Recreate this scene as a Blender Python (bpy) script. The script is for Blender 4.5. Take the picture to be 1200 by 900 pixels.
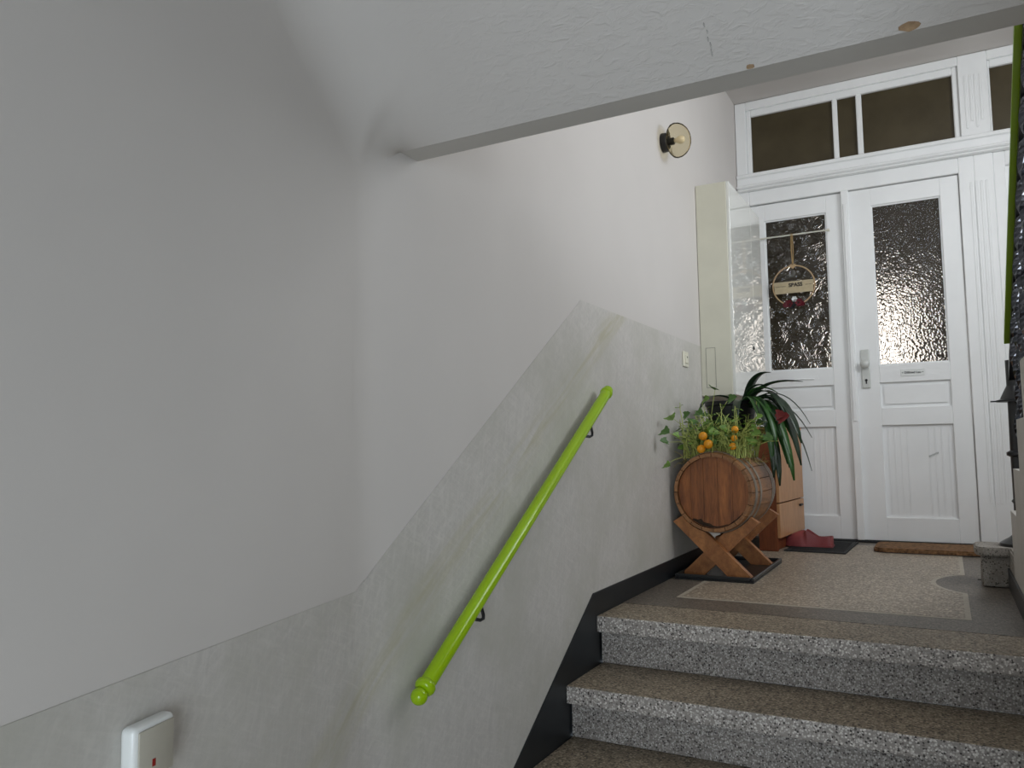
import bpy, bmesh, math, random
from mathutils import Vector, Matrix
random.seed(7)
for o in list(bpy.data.objects):
    bpy.data.objects.remove(o)
S = bpy.context.scene
COL = S.collection

# ------------------------------------------------------------------ camera
def make_camera():
    yaw, pitch, roll = 0.499536, 0.0803624, -0.0150161
    f = Vector((-math.sin(yaw)*math.cos(pitch), math.cos(yaw)*math.cos(pitch), math.sin(pitch)))
    r = Vector((math.cos(yaw), math.sin(yaw), 0)); u = r.cross(f)
    r2 = r*math.cos(roll)+u*math.sin(roll); u2 = u*math.cos(roll)-r*math.sin(roll)
    cd = bpy.data.cameras.new('camera'); cd.sensor_width = 36; cd.lens = 923.93/1200*36
    cd.clip_start = 0.02
    c = bpy.data.objects.new('camera', cd); COL.objects.link(c)
    m = Matrix((r2, u2, -f)).transposed().to_4x4(); m.translation = (1.1614, 0, 0.62)
    c.matrix_world = m
    S.camera = c
make_camera()

# ------------------------------------------------------------------ world, daylight at the windows, exposure
w = bpy.data.worlds.new('world'); S.world = w; w.use_nodes = True
bg = w.node_tree.nodes['Background']; bg.inputs[0].default_value = (0.75, 0.87, 1.0, 1); bg.inputs[1].default_value = 1.0
YB_ = -1.3
def area(name, loc, rot, sx, sy, watts, col):
    ld = bpy.data.lights.new(name, 'AREA'); ld.shape = 'RECTANGLE'; ld.size = sx; ld.size_y = sy
    ld.energy = watts; ld.color = col
    o = bpy.data.objects.new(name, ld); COL.objects.link(o); o.location = loc; o.rotation_euler = rot
    return o
# daylight through the stair window above the half landing and through the glazed entrance door behind the camera
area('stair_window_daylight', (2.71, 3.45, 2.15), (math.radians(90), 0, math.radians(90)), 1.5, 1.25, 55, (0.93, 0.97, 1.0))
area('stair_window_daylight', (1.85, YB_ -.06, 3.15), (math.radians(90), 0, 0), 1.4, 1.75, 64, (0.92, 0.96, 1.0))
area('entrance_daylight', (1.72, -1.36, 0.30), (math.radians(90), 0, 0), 1.1, 1.6, 66, (0.80, 0.91, 1.0))
S.view_settings.view_transform = 'Standard'; S.view_settings.look = 'None'
S.view_settings.exposure = -0.44; S.view_settings.gamma = 1.0
S.view_settings.use_curve_mapping = False

# ------------------------------------------------------------------ materials
def srgb(r, g, b):
    def c(v):
        v /= 255.0
        return v/12.92 if v <= 0.04045 else ((v+0.055)/1.055)**2.4
    return (c(r), c(g), c(b), 1)
def new_mat(name):
    m = bpy.data.materials.new(name); m.use_nodes = True
    nt = m.node_tree; return m, nt, nt.nodes['Principled BSDF']
def coords(nt, scale=(1, 1, 1), rot=(0, 0, 0)):
    t = nt.nodes.new('ShaderNodeTexCoord'); mp = nt.nodes.new('ShaderNodeMapping')
    mp.inputs['Scale'].default_value = scale; mp.inputs['Rotation'].default_value = rot
    nt.links.new(t.outputs['Object'], mp.inputs[0]); return mp.outputs[0]
def along(nt, ang, scale):
    # object coordinates turned about X first, then stretched: streaks that follow a slope
    t = nt.nodes.new('ShaderNodeTexCoord'); a = nt.nodes.new('ShaderNodeMapping'); b = nt.nodes.new('ShaderNodeMapping')
    a.inputs['Rotation'].default_value = (ang, 0, 0); b.inputs['Scale'].default_value = scale
    nt.links.new(t.outputs['Object'], a.inputs[0]); nt.links.new(a.outputs[0], b.inputs[0]); return b.outputs[0]
def noise(nt, vec, scale, detail=4, rough=.55, dist=0):
    n = nt.nodes.new('ShaderNodeTexNoise'); n.inputs['Scale'].default_value = scale
    n.inputs['Detail'].default_value = detail; n.inputs['Roughness'].default_value = rough
    n.inputs['Distortion'].default_value = dist
    nt.links.new(vec, n.inputs['Vector']); return n.outputs['Fac']
def ramp(nt, fac, stops, interp='LINEAR'):
    r = nt.nodes.new('ShaderNodeValToRGB'); e = r.color_ramp; e.interpolation = interp
    while len(e.elements) < len(stops): e.elements.new(0.5)
    for el, (p, c) in zip(e.elements, stops): el.position = p; el.color = c
    nt.links.new(fac, r.inputs[0]); return r.outputs[0]
def mixc(nt, fac, a, b, mode='MIX'):
    m = nt.nodes.new('ShaderNodeMix'); m.data_type = 'RGBA'; m.blend_type = mode
    if isinstance(fac, (int, float)): m.inputs[0].default_value = fac
    else: nt.links.new(fac, m.inputs[0])
    for i, x in ((6, a), (7, b)):
        if isinstance(x, tuple): m.inputs[i].default_value = x
        else: nt.links.new(x, m.inputs[i])
    return m.outputs[2]
def bump(nt, bs, h, strength, dist=0.002, prev=None):
    b = nt.nodes.new('ShaderNodeBump'); b.inputs['Strength'].default_value = strength
    b.inputs['Distance'].default_value = dist; nt.links.new(h, b.inputs['Height'])
    if prev: nt.links.new(prev, b.inputs['Normal'])
    nt.links.new(b.outputs[0], bs.inputs['Normal']); return b.outputs[0]
def simple(name, col, rough=.5, var=.12, nscale=20, bmp=0, bscale=60, metal=0, spec=.5):
    m, nt, bs = new_mat(name)
    v = coords(nt); n = noise(nt, v, nscale)
    d = tuple(max(0, c*(1-var)) for c in col[:3])+(1,); l = tuple(min(1, c*(1+var)) for c in col[:3])+(1,)
    nt.links.new(ramp(nt, n, [(.3, d), (.7, l)]), bs.inputs['Base Color'])
    bs.inputs['Roughness'].default_value = rough; bs.inputs['Metallic'].default_value = metal
    bs.inputs['Specular IOR Level'].default_value = spec
    if bmp: bump(nt, bs, noise(nt, v, bscale), bmp)
    return m
def plaster(name, col, rough=.85, bs1=.25, strokes=False, stain=False, coarse=False):
    m, nt, bs = new_mat(name)
    v = coords(nt); n1 = noise(nt, v, 1.6, 3); n2 = noise(nt, v, 9, 6, .65)
    c = ramp(nt, n1, [(.3, tuple(x*.955 for x in col[:3])+(1,)), (.7, col)])
    if strokes:
        for ang, sc in ((-.62, (10, 12, 75)), (.45, (10, 14, 90)), (-1.35, (10, 10, 60))):
            s = noise(nt, along(nt, ang, sc), 1.0, 6, .7, 1.2)
            c = mixc(nt, ramp(nt, s, [(.50, (0, 0, 0, 1)), (.72, (.8, .8, .8, 1))]), c, tuple(min(1, x*1.13) for x in col[:3])+(1,))
            c = mixc(nt, ramp(nt, s, [(.28, (.55, .55, .55, 1)), (.46, (0, 0, 0, 1))]), c, tuple(x*.86 for x in col[:3])+(1,))
        vs2 = coords(nt, (3, 3, 3)); s2 = noise(nt, vs2, 1.0, 5, .6)
        c = mixc(nt, ramp(nt, s2, [(.42, (0, 0, 0, 1)), (.70, (.9, .9, .9, 1))]), c, tuple(x*k for x, k in zip(col[:3], (.84, .855, .80)))+(1,))
    if stain:   # greenish hand smudges rubbed into the paint along the rail: a band parallel to the stairs
        t = nt.nodes.new('ShaderNodeTexCoord'); sp = nt.nodes.new('ShaderNodeSeparateXYZ'); nt.links.new(t.outputs['Object'], sp.inputs[0])
        def mth(op, a, b):
            q = nt.nodes.new('ShaderNodeMath'); q.operation = op
            for i, x in enumerate((a, b)):
                if x is None: continue
                if isinstance(x, (int, float)): q.inputs[i].default_value = x
                else: nt.links.new(x, q.inputs[i])
            return q.outputs[0]
        dlt = mth('SUBTRACT', sp.outputs[2], mth('ADD', mth('MULTIPLY', sp.outputs[1], .647), -.855))
        band = ramp(nt, mth('ADD', mth('MULTIPLY', dlt, 2.0), .5), [(.42, (0, 0, 0, 1)), (.52, (1, 1, 1, 1)), (.60, (1, 1, 1, 1)), (.74, (0, 0, 0, 1))])
        sm = noise(nt, along(nt, -.574, (3, 2.2, 26)), 1.0, 5, .6, .6)
        fac = mth('MULTIPLY', band, ramp(nt, sm, [(.42, (0, 0, 0, 1)), (.75, (.75, .75, .75, 1))]))
        c = mixc(nt, fac, c, srgb(176, 170, 132))
    nt.links.new(c, bs.inputs['Base Color']); bs.inputs['Roughness'].default_value = rough
    if coarse:    # trowelled plaster: ridges and small pits
        n3 = noise(nt, along(nt, .2, (30, 55, 55)), 1.0, 4, .6, .8)
        h3 = ramp(nt, n3, [(.45, (0, 0, 0, 1)), (.72, (1, 1, 1, 1))])
        t3 = nt.nodes.new('ShaderNodeTexCoord'); x3 = nt.nodes.new('ShaderNodeSeparateXYZ'); nt.links.new(t3.outputs['Object'], x3.inputs[0])
        k3 = ramp(nt, x3.outputs[0], [(.06, (0, 0, 0, 1)), (.55, (1, 1, 1, 1))])    # smoothed down towards the cove
        bump(nt, bs, mixc(nt, 1.0, h3, k3, 'MULTIPLY'), .6, .0018)
    else: bump(nt, bs, n2, bs1, .004)
    return m
def terrazzo(name, stops, scale=130, rough=.45, tint=None, grime=0):
    m, nt, bs = new_mat(name)
    v = coords(nt)
    nz = nt.nodes.new('ShaderNodeTexVoronoi'); nz.inputs['Scale'].default_value = scale; nz.inputs['Randomness'].default_value = 1
    nt.links.new(v, nz.inputs['Vector'])
    sp = nt.nodes.new('ShaderNodeSeparateColor'); nt.links.new(nz.outputs['Color'], sp.inputs[0])
    c = ramp(nt, sp.outputs[0], stops, 'CONSTANT')
    mortar = ramp(nt, nz.outputs['Distance'], [(.45, (0, 0, 0, 1)), (.62, (1, 1, 1, 1))])
    c = mixc(nt, mortar, c, stops[len(stops)//2][1])
    g = noise(nt, v, 4, 4)
    c = mixc(nt, ramp(nt, g, [(.35, (0, 0, 0, 1)), (.8, (grime,)*3+(1,))]), c, srgb(70, 62, 52))
    nt.links.new(c, bs.inputs['Base Color']); bs.inputs['Roughness'].default_value = rough
    bump(nt, bs, noise(nt, v, 150), .08, .002)
    return m
def wood(name, dark, light, axis=(1, 1, 1), scale=6, rough=.5, bmp=.15, rings=.5):
    m, nt, bs = new_mat(name)
    v = coords(nt, axis)
    n = noise(nt, v, scale, 6, .65, .6); n2 = noise(nt, v, scale*4.5, 4, .6)
    c = ramp(nt, n, [(.28, dark), (.72, light)])
    c = mixc(nt, ramp(nt, n2, [(.4, (0, 0, 0, 1)), (.75, (.45,)*3+(1,))]), c, tuple(x*.55 for x in dark[:3])+(1,))
    oi = nt.nodes.new('ShaderNodeObjectInfo')
    rv = ramp(nt, oi.outputs['Random'], [(0, (.82, .80, .78, 1)), (1, (1.0, 1.0, 1.0, 1))])
    c = mixc(nt, 1.0, c, rv, 'MULTIPLY')
    nt.links.new(c, bs.inputs['Base Color']); bs.inputs['Roughness'].default_value = rough
    bump(nt, bs, n2, bmp, .002); return m

M = {}
M['wall'] = plaster('wall_paint', srgb(212, 207, 203), .8, .12)
M['dado'] = plaster('dado_paint', srgb(201, 197, 192), .6, .30, strokes=True, stain=True)
M['soffit'] = plaster('soffit_plaster', srgb(213, 208, 204), .9, 1.0, coarse=True)
M['beam'] = plaster('beam_paint', srgb(204, 200, 195), .85, .2)
M['skirt'] = simple('black_skirting_paint', srgb(24, 29, 33), .4, .15, 12)
M['white'] = simple('white_lacquer', srgb(244, 245, 245), .32, .03, 3, .08, 30)
M['white2'] = simple('white_lacquer_worn', srgb(226, 226, 222), .4, .04, 4, .15, 40)
M['chips_bare'] = simple('bare_brick_chip', srgb(168, 140, 110), .9, .3, 60, .6, 90)
M['scuff'] = simple('grey_scuff', srgb(186, 182, 178), .9, .2, 80)
K = srgb
chip_light = [(0, K(70, 64, 61)), (.12, K(224, 218, 212)), (.40, K(194, 186, 180)), (.62, K(166, 158, 152)), (.78, K(240, 235, 229)), (.92, K(122, 115, 110))]
chip_tread = [(0, K(76, 68, 59)), (.14, K(182, 168, 147)), (.42, K(156, 142, 123)), (.66, K(136, 123, 106)), (.8, K(198, 184, 162)), (.92, K(72, 65, 58))]
chip_field = [(0, K(120, 107, 94)), (.2, K(200, 187, 168)), (.45, K(170, 156, 138)), (.7, K(152, 139, 122)), (.85, K(214, 203, 184)), (.95, K(104, 95, 84))]
chip_dark = [(0, K(78, 71, 64)), (.2, K(128, 119, 108)), (.5, K(106, 98, 89)), (.75, K(140, 131, 119)), (.9, K(70, 65, 60))]
M['tz_front'] = terrazzo('terrazzo_front', chip_light, 160, .55, grime=.2)
M['tz_riser'] = terrazzo('terrazzo_riser', [(p_, tuple(v_*.74 for v_ in c_[:3])+(1,)) for p_, c_ in chip_light], 185, .6, grime=.2)  # finer, greyer chips, darkened further in place of shade under the nosings
M['tz_tread'] = terrazzo('terrazzo_tread', chip_tread, 135, .5, grime=.35)
M['tz_field'] = terrazzo('terrazzo_field', chip_field, 110, .42, grime=.2)
M['tz_dark'] = terrazzo('terrazzo_dark', chip_dark, 135, .42, grime=.15)
M['tz_lower'] = terrazzo('terrazzo_pale', [(0, K(150, 138, 124)), (.2, K(214, 204, 190)), (.45, K(196, 185, 170)), (.7, K(182, 171, 156)), (.85, K(226, 217, 204)), (.95, K(140, 130, 118))], 110, .45, grime=.15)
M['tz_line'] = simple('terrazzo_pale_line', srgb(178, 170, 155), .5, .12, 40)
M['stone'] = terrazzo('rough_stone', [(0, K(70, 66, 62)), (.08, K(172, 166, 158)), (.5, K(158, 152, 144)), (.8, K(182, 176, 168)), (.95, K(84, 79, 74))], 190, .85, grime=.55)
M['green'] = simple('lime_green_lacquer', srgb(157, 196, 8), .16, .03, 3)
M['green2'] = simple('olive_green_lacquer', srgb(138, 172, 30), .3, .05, 3)
M['iron'] = simple('black_iron', srgb(22, 23, 26), .3, .2, 30, .2, 60, spec=.7)
M['iron_bar'] = simple('polished_black_iron', srgb(84, 87, 94), .16, .2, 30, spec=.9, metal=.85)
M['matt_black'] = simple('matt_black', srgb(14, 14, 15), .5, .1, 20)
M['oak'] = wood('barrel_oak', srgb(122, 82, 48), srgb(184, 130, 82), (9, 1.2, 9), 4, .5)
M['oak_head'] = wood('barrel_head_oak', srgb(104, 56, 26), srgb(188, 116, 60), (9, 9, 1.1), 4, .42, .3)
M['pine'] = wood('stand_pine', srgb(138, 84, 44), srgb(198, 134, 78), (4, 8, 3), 4, .5, .3)
M['beech'] = wood('cabinet_beech', srgb(190, 136, 92), srgb(216, 164, 116), (8, 8, .9), 3, .4, .05)
M['redwood'] = wood('cabinet_side_wood', srgb(104, 52, 26), srgb(146, 80, 44), (6, 6, 1), 3, .45, .05)
M['hoop'] = simple('barrel_hoop_steel', srgb(142, 130, 116), .42, .3, 25, metal=.55)
M['soil'] = simple('potting_soil', srgb(52, 38, 26), .95, .5, 90, 1, 90)
M['straw'] = simple('dry_stems', srgb(150, 132, 78), .8, .3, 30)
M['stem'] = simple('pale_green_stem', srgb(166, 176, 96), .55, .25, 12)
M['leaf'] = simple('bright_green_leaf', srgb(104, 138, 54), .5, .35, 14)
M['leaf2'] = simple('mid_green_leaf', srgb(70, 104, 44), .5, .3, 14)
M['strap'] = simple('dark_green_strap_leaf', srgb(30, 50, 30), .32, .3, 10)
M['strap2'] = simple('green_strap_leaf', srgb(48, 86, 36), .35, .3, 10)
M['orange'] = simple('orange_fruit_skin', srgb(236, 158, 28), .4, .15, 20)
M['flower'] = simple('red_flower', srgb(120, 34, 34), .5, .3, 30)
M['tray'] = simple('black_plastic_tray', srgb(34, 36, 38), .32, .15, 30)
M['rubber'] = simple('black_rubber_mat', srgb(30, 33, 35), .75, .2, 60, .4, 200)
M['coir'] = simple('coir', srgb(122, 90, 60), .98, .6, 55, 1, 90)
M['clog'] = simple('red_clog_rubber', srgb(150, 74, 76), .42, .12, 15)
M['cream'] = simple('cream_plastic', srgb(226, 222, 204), .3, .03, 10)
M['whiteplastic'] = simple('white_plastic', srgb(232, 234, 232), .22, .02, 10)
M['shadedplastic'] = simple('shaded_grey_plastic', srgb(186, 181, 168), .3, .03, 10)  # shade on the near switch's front face, put into the rocker colour
M['redplastic'] = simple('red_indicator', srgb(150, 40, 34), .3, .05, 10)
M['boxpaint'] = simple('cabinet_cream_paint', srgb(208, 205, 188), .4, .04, 5)
M['gloss'] = simple('high_gloss_white_laminate', srgb(222, 222, 216), .03, .01, 3, spec=.8)
M['seam'] = simple('dark_seam', srgb(110, 108, 104), .6, .1, 20)
M['alu'] = simple('satin_silver', srgb(205, 207, 203), .45, .05, 30, metal=.15)
M['dark'] = simple('dark_keyhole', srgb(26, 24, 24), .6, .1, 20)
M['ring'] = wood('wreath_ring_wood', srgb(176, 140, 96), srgb(216, 184, 140), (20, 20, 20), 3, .6, .1)
M['board'] = simple('pale_sign_board', srgb(190, 174, 142), .7, .1, 30)
M['twine'] = simple('jute_twine', srgb(170, 140, 92), .9, .25, 200, .5, 300)
M['burg'] = simple('burgundy_petal', srgb(100, 14, 30), .6, .3, 60)
M['ink'] = simple('black_ink', srgb(20, 18, 18), .6, .1, 20)
M['greyink'] = simple('grey_ink', srgb(120, 120, 122), .6, .2, 60)
M['rod'] = simple('cream_curtain_rod', srgb(220, 216, 200), .35, .05, 20)
M['hallbrown'] = simple('hallway_brown', srgb(96, 80, 52), .9, .15, 3)

def pane_mat(name, kind):
    m, nt, bs = new_mat(name)
    v = coords(nt)
    bs.inputs['Base Color'].default_value = srgb(236, 230, 220)
    bs.inputs['IOR'].default_value = 1.5; bs.inputs['Transmission Weight'].default_value = 1.0
    bs.inputs['Roughness'].default_value = .06
    if kind == 'crinkle':
        vv = coords(nt, (1, 1, 1), (0, .6, 0))
        n = noise(nt, vv, 9, 2, .5, 2.8); bump(nt, bs, n, 1.0, .022)
    elif kind == 'hammered':
        vo = nt.nodes.new('ShaderNodeTexVoronoi'); vo.feature = 'SMOOTH_F1'; vo.inputs['Scale'].default_value = 75
        vo.inputs['Smoothness'].default_value = .4
        nt.links.new(v, vo.inputs['Vector']); bump(nt, bs, vo.outputs['Distance'], 1.0, .004)
    else:
        bs.inputs['Roughness'].default_value = .25
        bump(nt, bs, noise(nt, v, 120), .3, .002)
    return m
M['crinkle'] = pane_mat('crinkled_glass', 'crinkle')
M['hammered'] = pane_mat('hammered_glass', 'hammered')
def obscure_mat():
    m, nt, bs = new_mat('brown_obscured_glass')
    v = coords(nt); n = noise(nt, v, 5, 4)
    nt.links.new(ramp(nt, n, [(.3, srgb(66, 57, 36)), (.7, srgb(80, 70, 48))]), bs.inputs['Base Color'])
    bs.inputs['Roughness'].default_value = .34; bs.inputs['Specular IOR Level'].default_value = .4
    bs.inputs['Transmission Weight'].default_value = .15
    bump(nt, bs, noise(nt, v, 160), .25, .002); return m
M['obscure'] = obscure_mat()
def clear_glass(name, col, rough=0.0):
    m, nt, bs = new_mat(name)
    n = noise(nt, coords(nt), 6, 2)
    nt.links.new(ramp(nt, n, [(.2, col), (.8, tuple(min(1, c*1.04) for c in col[:3])+(1,))]), bs.inputs['Base Color'])
    bs.inputs['Roughness'].default_value = rough
    bs.inputs['Transmission Weight'].default_value = 1; bs.inputs['IOR'].default_value = 1.45; return m
def thin_glass(name, tint, gloss):
    m = bpy.data.materials.new(name); m.use_nodes = True; nt = m.node_tree
    for n_ in list(nt.nodes): nt.nodes.remove(n_)
    out = nt.nodes.new('ShaderNodeOutputMaterial'); mx = nt.nodes.new('ShaderNodeMixShader'); tr_ = nt.nodes.new('ShaderNodeBsdfTransparent'); gl = nt.nodes.new('ShaderNodeBsdfGlossy')
    lw = nt.nodes.new('ShaderNodeLayerWeight'); lw.inputs[0].default_value = gloss
    nz_ = noise(nt, coords(nt), 12, 2); nt.links.new(ramp(nt, nz_, [(.2, tuple(c*.95 for c in tint[:3])+(1,)), (.8, tint)]), tr_.inputs[0])
    gl.inputs['Roughness'].default_value = .03; gl.inputs[0].default_value = (.95, .9, .8, 1)
    nt.links.new(lw.outputs['Fresnel'], mx.inputs[0]); nt.links.new(tr_.outputs[0], mx.inputs[1]); nt.links.new(gl.outputs[0], mx.inputs[2]); nt.links.new(mx.outputs[0], out.inputs[0])
    return m
M['smoke'] = thin_glass('amber_smoked_glass', srgb(246, 241, 226), .08)
M['clear'] = simple('frosted_bulb_glass', srgb(240, 228, 206), .25, .03, 20)
def emit(name, col, s):
    m, nt, bs = new_mat(name)
    n = noise(nt, coords(nt), 1.5, 2)
    nt.links.new(ramp(nt, n, [(.3, tuple(c*.93 for c in col[:3])+(1,)), (.7, col)]), bs.inputs['Emission Color'])
    bs.inputs['Emission Strength'].default_value = s; bs.inputs['Base Color'].default_value = (.8, .8, .8, 1); return m
M['lit'] = emit('daylit_window', (1.0, .95, .93, 1), 3.0)

# ------------------------------------------------------------------ mesh helpers (all in world coordinates)
def NB(): return bmesh.new()
def box(bm, x0, x1, y0, y1, z0, z1, bev=0, seg=1):
    r = bmesh.ops.create_cube(bm, size=1.0)
    for v in r['verts']:
        v.co = Vector(((x0+x1)/2+v.co.x*(x1-x0), (y0+y1)/2+v.co.y*(y1-y0), (z0+z1)/2+v.co.z*(z1-z0)))
    if bev:
        es = list({e for v in r['verts'] for e in v.link_edges})
        bmesh.ops.bevel(bm, geom=es, offset=bev, segments=seg, affect='EDGES', profile=.5)
    return bm
def prism(bm, pts, d):
    """pts: list of 3D points of a planar polygon, extruded by vector d"""
    d = Vector(d); a = [bm.verts.new(Vector(p)) for p in pts]; b = [bm.verts.new(Vector(p)+d) for p in pts]
    n = len(pts)
    bm.faces.new(a); bm.faces.new(b[::-1])
    for i in range(n): bm.faces.new((a[i], b[i], b[(i+1) % n], a[(i+1) % n]))
    bmesh.ops.recalc_face_normals(bm, faces=bm.faces[:]); return bm
def frame_of(d):
    d = d.normalized(); h = Vector((0, 0, 1)) if abs(d.z) < .95 else Vector((1, 0, 0))
    a = d.cross(h).normalized(); return a, d.cross(a).normalized()
def tube(bm, pts, rad, seg=8, caps=True):
    pts = [Vector(p) for p in pts]; n = len(pts)
    rads = rad if isinstance(rad, (list, tuple)) else [rad]*n
    rings = []; a0 = None
    for i, p in enumerate(pts):
        d = (pts[min(i+1, n-1)]-pts[max(i-1, 0)]).normalized()
        if a0 is None: a, b = frame_of(d)
        else:
            a = (a0-d*a0.dot(d)).normalized(); b = d.cross(a)
        a0 = a
        rings.append([bm.verts.new(p+(a*math.cos(2*math.pi*k/seg)+b*math.sin(2*math.pi*k/seg))*rads[i]) for k in range(seg)])
    for i in range(n-1):
        for k in range(seg):
            bm.faces.new((rings[i][k], rings[i][(k+1) % seg], rings[i+1][(k+1) % seg], rings[i+1][k]))
    if caps:
        bm.faces.new(rings[0][::-1]); bm.faces.new(rings[-1])
    return bm
def lathe(bm, prof, origin, axis, seg=24, up=None):
    """prof: list of (distance along axis, radius)"""
    o = Vector(origin); d = Vector(axis).normalized(); a, b = frame_of(d); rings = []
    for t, r in prof:
        if r < 1e-5: rings.append([bm.verts.new(o+d*t)])
        else: rings.append([bm.verts.new(o+d*t+(a*math.cos(2*math.pi*k/seg)+b*math.sin(2*math.pi*k/seg))*r) for k in range(seg)])
    for i in range(len(rings)-1):
        A, B = rings[i], rings[i+1]
        for k in range(seg):
            k2 = (k+1) % seg
            if len(A) == 1 and len(B) == 1: continue
            if len(A) == 1: bm.faces.new((A[0], B[k2], B[k]))
            elif len(B) == 1: bm.faces.new((A[k], A[k2], B[0]))
            else: bm.faces.new((A[k], A[k2], B[k2], B[k]))
    bmesh.ops.recalc_face_normals(bm, faces=bm.faces[:]); return bm
OFF = {}
def obj(name, bm, mat, parent=None, smooth=False, loc=None, kind=None, label=None):
    me = bpy.data.meshes.new(name)
    off = OFF.get(parent.name, Vector()) if parent else (Vector(loc) if loc else Vector())
    if off.length: bmesh.ops.translate(bm, verts=bm.verts, vec=-off)
    bm.to_mesh(me); bm.free()
    for mm in (mat if isinstance(mat, list) else [mat]): me.materials.append(M[mm] if isinstance(mm, str) else mm)
    if smooth:
        for p in me.polygons: p.use_smooth = True
    o = bpy.data.objects.new(name, me); COL.objects.link(o)
    if parent: o.parent = parent; OFF[o.name] = off
    else: o.location = off; OFF[o.name] = off
    if kind: o['kind'] = kind
    if label: o['label'] = label
    return o
def tag(o, label, cat, group=None, kind=None):
    o['label'] = label; o['category'] = cat
    if group: o['group'] = group
    if kind: o['kind'] = kind
    return o
def thing(name, label, cat, loc, group=None, kind=None):
    o = bpy.data.objects.new(name, None); COL.objects.link(o); o.location = loc; o.empty_display_size = .05
    OFF[o.name] = Vector(loc); return tag(o, label, cat, group, kind)
def auto_smooth(o, ang=40):
    for p in o.data.polygons: p.use_smooth = True
    try:
        o.data.set_sharp_from_angle(angle=math.radians(ang))
    except Exception: pass
    return o
def text_mesh(name, body, size, mat, parent, loc, rot, depth=.0006, bold=0):
    cu = bpy.data.curves.new(name, 'FONT'); cu.body = body; cu.size = size; cu.align_x = 'CENTER'; cu.align_y = 'CENTER'
    cu.extrude = depth; cu.offset = bold
    t = bpy.data.objects.new(name, cu); COL.objects.link(t)
    dg = bpy.context.evaluated_depsgraph_get(); dg.update()
    me = bpy.data.meshes.new_from_object(t.evaluated_get(dg))
    bpy.data.objects.remove(t)
    me.transform(Matrix.Translation(Vector(loc)-OFF.get(parent.name, Vector())) @ rot)
    me.materials.clear(); me.materials.append(M[mat])
    o = bpy.data.objects.new(name, me); COL.objects.link(o); o.parent = parent; OFF[o.name] = OFF.get(parent.name, Vector())
    return o

# ------------------------------------------------------------------ dimensions
D = 5.414            # face of the flat doors
RISE, GO = .177, .2757
Y0 = 2.737           # nose of the top step
ZF = -5*RISE         # lower floor
XR = 1.375           # side of the upper flight
XW = 2.65            # right wall
YB = -1.3            # entrance wall
nd = Vector((.2149, -.9766, 0)); nn = Vector((.9766, .2149, 0)); NC = Vector((0, 1.424, 0))
NL = (1.424-YB)/.9766
NE = NC+nd*NL

# ------------------------------------------------------------------ setting
bm = NB(); box(bm, -.18, 0, 1.424, D+.25, ZF-.1, 3.15)
wl = tag(obj('wall_left', bm, 'wall'), 'white painted stairwell wall carrying the green handrail', 'wall', kind='structure')
bm = NB(); prism(bm, [(.0002, y, z) for y, z in [(1.424, ZF), (1.424, .332), (2.668, 1.163), (D-.02, 1.163), (D-.02, 0), (2.9, 0), (Y0, -.02), (1.6, ZF)]], (.0013, 0, 0))
obj('dado_paint', bm, 'dado', wl, label='greige oil-painted lower wall, stepping up with the stairs')
bm = NB(); prism(bm, [(.0006, y, z) for y, z in [(D-.03, -.03), (D-.03, .083), (2.718, .083), (1.424, -.755), (1.424, ZF), (2.95, ZF), (2.95, -.03)]], (.006, 0, 0))
tag(obj('baseboard_left', bm, 'skirt'), 'black painted skirting running up beside the stairs', 'skirting', kind='structure')

bm = NB()
prism(bm, [NC+Vector((0, 0, ZF-.1)), NE+Vector((0, 0, ZF-.1)), NE-nn*.18+Vector((0, 0, ZF-.1)), NC-nn*.18+Vector((0, 0, ZF-.1))], (0, 0, 3.1))
wn = tag(obj('wall_near_left', bm, 'wall'), 'grey-white wall angled towards the viewer with the light switch', 'wall', kind='structure')
bm = NB()
def nw(s, z, off=.0002): return NC+nd*s+nn*off+Vector((0, 0, z))
prism(bm, [nw(0, ZF), nw(0, .332), nw(.036, .31), nw(NL, .31), nw(NL, ZF)], nn*.0013)
obj('dado_paint', bm, 'dado', wn, label='greige oil-painted lower band of the near wall')

def corner_strip(off, zlo, zhi, mat, label):
    # shallow rounding of the plaster where the two walls meet
    th = math.atan2(.2149, .9766); R_ = .55; tl = R_*math.tan(th/2); cen = Vector((R_, 1.424+tl, 0))
    bm = NB(); lo, hi = [], []
    for i in range(9):
        a = math.pi+th*i/8; d = Vector((math.cos(a), math.sin(a), 0)); p = cen+d*(R_-off)
        t = i/8; lo.append(bm.verts.new((p.x, p.y, zlo(t)))); hi.append(bm.verts.new((p.x, p.y, zhi(t))))
    for i in range(8): bm.faces.new((lo[i], lo[i+1], hi[i+1], hi[i]))
    for f in bm.faces:
        f.normal_update()
        if f.normal.x < 0: f.normal_flip()
    obj('corner_plaster', bm, mat, wn, smooth=True, label=label)
ytl = 1.424+.55*math.tan(math.atan2(.2149, .9766)/2)
def zline(t): return .332+(ytl-1.424)*.668*(1-2*t) if t < .5 else .332-(t-.5)*2*.022 if t < .8 else .31
corner_strip(.0003, zline, lambda t: 1.62, 'wall', 'rounded white plaster corner')
corner_strip(.0016, lambda t: ZF, zline, 'dado', 'rounded greige corner')

bm = NB(); box(bm, -.2, XW+.15, YB-.15, Y0-4*GO+.2, ZF-.12, ZF)
tag(obj('floor_lower', bm, 'tz_lower'), 'terrazzo floor of the lower hall', 'floor', kind='structure')

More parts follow.
